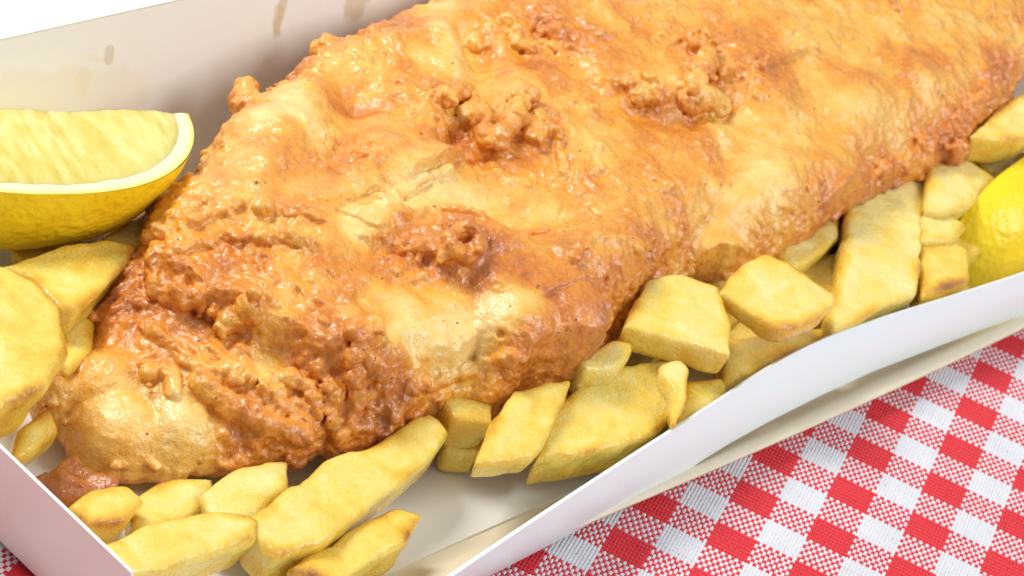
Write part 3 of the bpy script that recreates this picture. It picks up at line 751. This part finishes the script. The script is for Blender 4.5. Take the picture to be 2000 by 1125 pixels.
rid = 1-np.abs(n2d(0.0075, 91, 2)); rid2 = 1-np.abs(n2d(0.0042, 92, 2))
H += CR*DOME*(0.0017*(rid-0.65)+0.0007*(rid2-0.65))
PATCH = sstep(n2d(0.016, 97, 2), -0.15, 0.35)*(1-0.85*SMOOTH)
H += (1-CR)*DOME*(0.00035*n2d(0.004, 95, 2)+PATCH*(0.0010*(0.65-np.abs(n2d(0.0062, 98, 2)))+0.0004*n2d(0.0026, 99, 2)))
CR = np.maximum(CR, 0.38*PATCH)
# ---- tone (0 pale .. 1 brown): how far the batter fried, with some valley shading painted in
WP = flat+np.stack([n2d(0.012, 33, 2).ravel()*0.006, n2d(0.012, 34, 2).ravel()*0.006, np.zeros(GX.size)], 1)
TONE = 0.565+0.07*n2d(0.0032, 35, 2)+0.15*n2d(0.022, 30, 3)+0.17*fbm(WP, 0.008, 31, 3).reshape(GX.shape)
PALE = [([(800, 30), (880, 60), (925, 140)], 42, .34), ([(555, 190), (575, 245), (610, 265)], 42, .34), ([(650, 140), (710, 120)], 35, .22), ([(480, 270), (425, 305)], 35, .24),
        ([(800, 385), (900, 375), (980, 410), (1070, 440)], 45, .38), ([(690, 480), (770, 420)], 30, .48), ([(740, 700), (880, 700), (1000, 655)], 30, .52), ([(790, 620), (880, 655)], 45, .34),
        ([(1470, 250), (1460, 330), (1420, 420)], 50, .32), ([(1640, 200), (1720, 220), (1790, 180)], 50, .32), ([(1540, 320), (1510, 420)], 45, .25), ([(1900, 60), (1990, 90)], 40, .3),
        ([(210, 850), (275, 880)], 70, .34), ([(895, 285), (925, 300)], 14, .6), ([(1300, 155)], 24, .4), ([(1560, 20), (1620, 30)], 35, .22), ([(690, 420), (640, 500)], 30, .15),
        ([(350, 830), (400, 870)], 30, .28), ([(540, 650), (600, 600)], 30, .15), ([(1150, 300), (1180, 380)], 40, .12), ([(1650, 90), (1800, 60)], 40, .12), ([(330, 390), (420, 400)], 28, .18), ([(1880, 150), (1830, 200)], 30, .18)]
DARK = [([(470, 400), (560, 520), (650, 560)], 60, .20), ([(400, 480), (470, 560)], 50, .18), ([(560, 650), (640, 710), (720, 760)], 45, .28), ([(690, 210), (665, 290)], 30, .22),  # some strokes put the shading of valleys and gaps into the tone
        ([(560, 340), (700, 360)], 42, .2), ([(790, 470), (830, 540)], 35, .24), ([(930, 540), (1150, 520), (1260, 450)], 60, .16), ([(1060, 220), (1100, 280), (1000, 300)], 38, .25),
        ([(1060, 60), (1200, 80), (1310, 100)], 50, .18), ([(1200, 240), (1340, 240)], 34, .22), ([(1350, 180), (1440, 150)], 28, .26), ([(1000, 625), (1160, 640)], 34, .28), ([(940, 225), (900, 250)], 25, .25),
        ([(1700, 300), (1800, 262), (1900, 205), (1960, 130)], 34, .22), ([(1450, 510), (1600, 430), (1750, 335)], 24, .22), ([(200, 620), (260, 560)], 42, .18), ([(400, 800), (460, 870)], 24, .30), ([(1040, 100), (1060, 140)], 28, .3),
        ([(330, 590), (420, 560)], 30, .2), ([(700, 830), (790, 790)], 40, .18), ([(1130, 340), (1140, 400)], 28, .18), ([(880, 760), (1060, 710)], 30, .12), ([(480, 680), (580, 720)], 28, .2)]
for p, r, s in PALE: TONE -= s*blob(p, r)*(1+0.5*WARP)
for p, r, s in DARK: TONE += 0.48*s*blob(p, r)*(1+0.5*WARP)
TONE += 0.08*(1-sstep(INS, 0.001, 0.008))
# ---- volume
zlo = 0.004; zhi = float(H.max())+0.008
gz = np.arange(zlo, zhi, HX)
gr = np.hypot(*np.gradient(H, HX)); gr = np.minimum(gr, 2.5)
BOT = BZ-0.0085*np.sqrt(np.clip(1-(1-np.clip(INS/0.014, 0, 1))**2, 0, 1))*body-0.0005
V = np.empty((len(gx), len(gy), len(gz)), np.float32)
inv = (1/np.sqrt(1+gr*gr)).astype(np.float32); Hf = H.astype(np.float32); Bf = BOT.astype(np.float32); SDf = SD.astype(np.float32)
for k, zz in enumerate(gz):
    V[:, :, k] = np.maximum(np.maximum((zz-Hf)*inv, Bf-zz), SDf*0.8)
def add_ball(c, r, k=0.0012, cut=False, cap=None):
    """smooth union of a sphere (or capsule c->cap) with the batter"""
    c = np.asarray(c, float); e = c if cap is None else np.asarray(cap, float)
    lo = np.minimum(c, e)-r-3*k; hi = np.maximum(c, e)+r+3*k
    i0 = np.clip(((lo-np.array([x0, y0, zlo]))/HX).astype(int), 0, np.array(V.shape)-1); i1 = np.clip(((hi-np.array([x0, y0, zlo]))/HX).astype(int)+2, 1, np.array(V.shape))
    if np.any(i1-i0 < 2): return
    X, Y, Z = np.meshgrid(gx[i0[0]:i1[0]], gy[i0[1]:i1[1]], gz[i0[2]:i1[2]], indexing='ij')
    if cap is None: d = np.sqrt((X-c[0])**2+(Y-c[1])**2+(Z-c[2])**2)-r
    else:
        b = e-c; L = b@b+1e-12; t = np.clip(((X-c[0])*b[0]+(Y-c[1])*b[1]+(Z-c[2])*b[2])/L, 0, 1)
        d = np.sqrt((X-c[0]-t*b[0])**2+(Y-c[1]-t*b[1])**2+(Z-c[2]-t*b[2])**2)-r
    sub = V[i0[0]:i1[0], i0[1]:i1[1], i0[2]:i1[2]]
    if cut:
        hh = np.clip(0.5-0.5*(sub+d)/k, 0, 1); sub[...] = sub*(1-hh)-d*hh+k*hh*(1-hh); return
    hh = np.clip(0.5+0.5*(sub-d)/k, 0, 1); sub[...] = sub*(1-hh)+d*hh-k*hh*(1-hh)
hf = grid_fn(H); crf = grid_fn(CR); insf = grid_fn(INS); sdf_ = grid_fn(SD)
def on_fish(px, py, lift=0.0):
    p = P_on(px, py, 0.0, hf); return np.array([p[0], p[1], p[2]+lift])
rng = np.random.default_rng(5)
def worm(pts, r_mm, lift=0.4, jit=0.5):
    """lumpy strand of batter along a line of photo pixels"""
    q = smooth_open(pts, 2)
    r_mm = r_mm*0.72; W = [on_fish(x, y, (lift-0.25)*r_mm*0.001) for x, y in q]
    for a, b in zip(W[:-1], W[1:]):
        j = rng.normal(0, jit*0.0005, 3); add_ball(a+j, r_mm*0.001*rng.uniform(0.55, 1.05), 0.0007, cap=b+j)
        for _ in range(2):
            t = rng.random(); rr = r_mm*0.001*rng.uniform(0.25, 0.5)
            add_ball(a+(b-a)*t+rng.normal(0, r_mm*0.00050, 3), rr, 0.0005)
def bump(px, py, r_mm, lift=0.3, k=0.0012):
    add_ball(on_fish(px, py, lift*r_mm*0.001), r_mm*0.001, k)
# curls and nubs that can be picked out on the photograph
worm([(860, 200), (900, 185), (925, 220), (950, 250)], 3.1, 0.8); worm([(950, 290), (985, 265), (1010, 235), (1000, 205), (1030, 200)], 2.8, 1.0)
worm([(1030, 270), (1055, 250), (1045, 285)], 1.8, 1.0); bump(905, 240, 2.2, .7); bump(940, 270, 2.0, .7); bump(980, 290, 1.6, .5)
worm([(1350, 90), (1375, 110), (1370, 150), (1350, 180)], 3.6, 0.8); worm([(1340, 205), (1375, 200), (1400, 225)], 4.0, 0.8); bump(1345, 220, 2.4, .7)
worm([(1225, 170), (1250, 190), (1290, 195)], 3.7, 0.7); bump(1240, 200, 2.2, .6); worm([(1480, 130), (1530, 105), (1560, 95)], 2.0, 0.5); worm([(1430, 140), (1400, 150)], 1.8, .5)
worm([(985, 40), (1010, 60), (1000, 90), (1030, 100)], 2.0, .6); bump(925, 95, 1.8, .6); bump(1085, 70, 2.0, .4)
worm([(870, 480), (890, 460), (920, 455), (940, 480), (915, 505), (885, 500)], 2.5, .9); worm([(870, 490), (860, 515)], 1.5, .6)
worm([(300, 520), (295, 560), (330, 590), (375, 595)], 2.7, .9); worm([(330, 585), (360, 605), (385, 590)], 3.0, 1.0)
worm([(440, 650), (465, 630), (495, 620)], 3.6, .9); bump(450, 640, 2.4, .8); worm([(690, 650), (700, 670), (725, 655)], 3.0, .7); bump(510, 412, 1.8, .5)
worm([(285, 470), (330, 462), (400, 430), (455, 400)], 2.0, .7); worm([(450, 470), (520, 468), (600, 478)], 2.2, .7); worm([(300, 480), (320, 500), (370, 480), (420, 465)], 1.5, .5)
worm([(280, 640), (320, 670), (380, 720), (420, 740)], 1.8, .6); worm([(390, 760), (430, 790), (480, 820), (540, 850), (590, 860)], 3.0, .7); worm([(410, 730), (460, 740), (520, 760)], 2.2, .6)
worm([(620, 720), (650, 760), (640, 810), (665, 860)], 2.3, .7); worm([(690, 700), (700, 750), (690, 800), (680, 850)], 2.0, .6); worm([(560, 740), (600, 760), (620, 800)], 2.2, .6); worm([(740, 720), (745, 770), (770, 810)], 2.0, .5)
worm([(285, 745), (300, 725), (340, 740), (335, 770)], 2.0, .8); worm([(770, 385), (820, 350), (885, 335)], 1.6, .5); worm([(1085, 260), (1095, 310), (1100, 345)], 1.5, .7); worm([(1260, 430), (1275, 470), (1240, 490)], 1.3, .3)
worm([(1120, 510), (1140, 470), (1190, 460), (1260, 480)], 1.5, .3); worm([(800, 760), (850, 745), (930, 720), (1000, 700)], 2.0, .4); worm([(1700, 310), (1730, 330), (1720, 345)], 1.6, .5)
# the big smooth tail bubble and its neighbours, centred on the sight lines where they show
def ball_at(px, py, r, deep, k):
    z = on_fish(px, py)[2]; add_ball(P(px, py, z-deep), r, k)
ball_at(205, 768, 0.0078, 0.0035, 0.002); ball_at(352, 850, 0.0066, 0.0030, 0.0014); ball_at(232, 862, 0.0098, 0.0045, 0.0007); ball_at(118, 772, 0.0044, 0.001, 0.0015)
# spur on the back rim
sp = P_on(478, 205, 0.003); add_ball(P_on(505, 215, 0.004), 0.0030, 0.002, cap=sp); add_ball(sp, 0.0022, 0.002, cap=P_on(481, 168, 0.004)); add_ball(P_on(650, 108, .004), .0036, .002, cap=P_on(640, 102, .004))
# random blisters, thick in the craggy zones
nb = 0
while nb < 1500:
    px = rng.uniform(x0, x1); py = rng.uniform(y0, y1)
    if insf(px, py) < 0.001: continue
    c = crf(px, py)
    if rng.random() > c*c*1.1+0.015: continue
    r = rng.uniform(0.0003, 0.0007); kind = rng.random(); a = rng.uniform(0, 2*math.pi); L = rng.uniform(0.0006, 0.0032)
    qx, qy = px+L*math.cos(a), py+L*math.sin(a); p = np.array([px, py, hf(px, py)]); q = np.array([qx, qy, hf(qx, qy)])
    if insf(qx, qy) < 0.001: continue
    if kind < 0.62: add_ball(p-[0, 0, r*0.3], r, 0.0007, cap=q+[0, 0, r*rng.uniform(-0.6, 0.5)])     # wrinkles
    elif kind < 0.80: add_ball(p, r*1.5, 0.0008)                                                       # small blisters
    else: add_ball(p+[0, 0, r*0.6], r*1.6, 0.0005, cut=True)                                           # burst bubbles
    nb += 1
# ragged skirt along the rim
ring = smooth_closed(OUT, 2)
for k in range(len(ring)):
    a = ring[k]; b = ring[(k+1) % len(ring)]
    L = np.hypot(*(b-a)); nrm = np.array([(b-a)[1], -(b-a)[0]])/(L+1e-9)
    for _ in range(max(1, int(L/0.0009))):
        t = rng.random(); p = a+(b-a)*t
        if rng.random() < 0.25: continue
        r = rng.uniform(0.0003, 0.0009); o_ = rng.uniform(-0.0018, 0.0005)
        sgn = 1 if sdf_(p[0]+nrm[0]*0.002, p[1]+nrm[1]*0.002) > 0 else -1
        zc = base_z(np.array(p[0]), np.array(p[1]))+rng.uniform(-0.0025, 0.0035)
        c_ = np.array([p[0]+sgn*nrm[0]*o_, p[1]+sgn*nrm[1]*o_, float(zc)]); tg = (b-a)/(L+1e-9)*rng.uniform(-0.0028, 0.0028)
        if np.hypot(*(p-S_([(232, 900)])[0])) < 0.012 and rng.random() < 0.7: continue
        add_ball(c_, r, 0.0010, cap=c_+np.array([tg[0]+sgn*nrm[0]*rng.uniform(-0.001, 0.001), tg[1], rng.uniform(-0.0012, 0.0012)]))
V[:, :, 0] = 1; V[0] = 1; V[-1] = 1; V[:, 0] = 1; V[:, -1] = 1; V[:, :, -1] = 1
fv, fq = surface_nets(V, np.array([x0, y0, zlo]), HX)
del V
fv = relax(fv, fq, 1, 0.4)
nn = normals(fv, fq)
def samp(F, v):
    i = np.clip(((v[:, 0]-x0)/HX).astype(int), 0, F.shape[0]-1); j = np.clip(((v[:, 1]-y0)/HX).astype(int), 0, F.shape[1]-1); return F[i, j]
cr = samp(CR, fv)
smo = samp(SMOOTH, fv); proud0 = np.clip((fv[:, 2]-samp(H, fv))/0.0015, 0, 1)*(1-smo)
rough = np.clip(cr+0.7*proud0, 0, 1)
disp = (1-np.abs(fbm(fv, 0.0030, 51, 2)))*0.00055*cr+fbm(fv, 0.0022, 55, 2)*(0.00012+0.00034*rough)+(np.abs(fbm(fv, 0.0016, 58, 2))-0.35)*-0.00050*rough+fbm(fv, 0.0045, 61, 3)*0.00024*(1-0.75*smo)
fv = fv+nn*disp[:, None].astype(float)
# proud bits get a lighter, frothier tone, hollows and steep sides a darker one: use how far a point stands above the smooth body
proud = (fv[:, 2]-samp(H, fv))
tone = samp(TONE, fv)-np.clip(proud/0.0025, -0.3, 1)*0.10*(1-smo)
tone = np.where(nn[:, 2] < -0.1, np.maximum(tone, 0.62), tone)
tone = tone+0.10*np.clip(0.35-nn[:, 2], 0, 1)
base = np.array([float(GX[INS > 0].mean()), float(GY[INS > 0].mean()), float(fv[:, 2].min())])
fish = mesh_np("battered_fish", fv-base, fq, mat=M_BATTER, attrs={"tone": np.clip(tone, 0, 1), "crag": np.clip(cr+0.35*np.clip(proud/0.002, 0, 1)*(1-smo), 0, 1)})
fish.location = base
tag(fish, "large golden deep fried battered fish fillet lying across the chips", "fish")
print("fish verts", len(fv), "quads", len(fq))
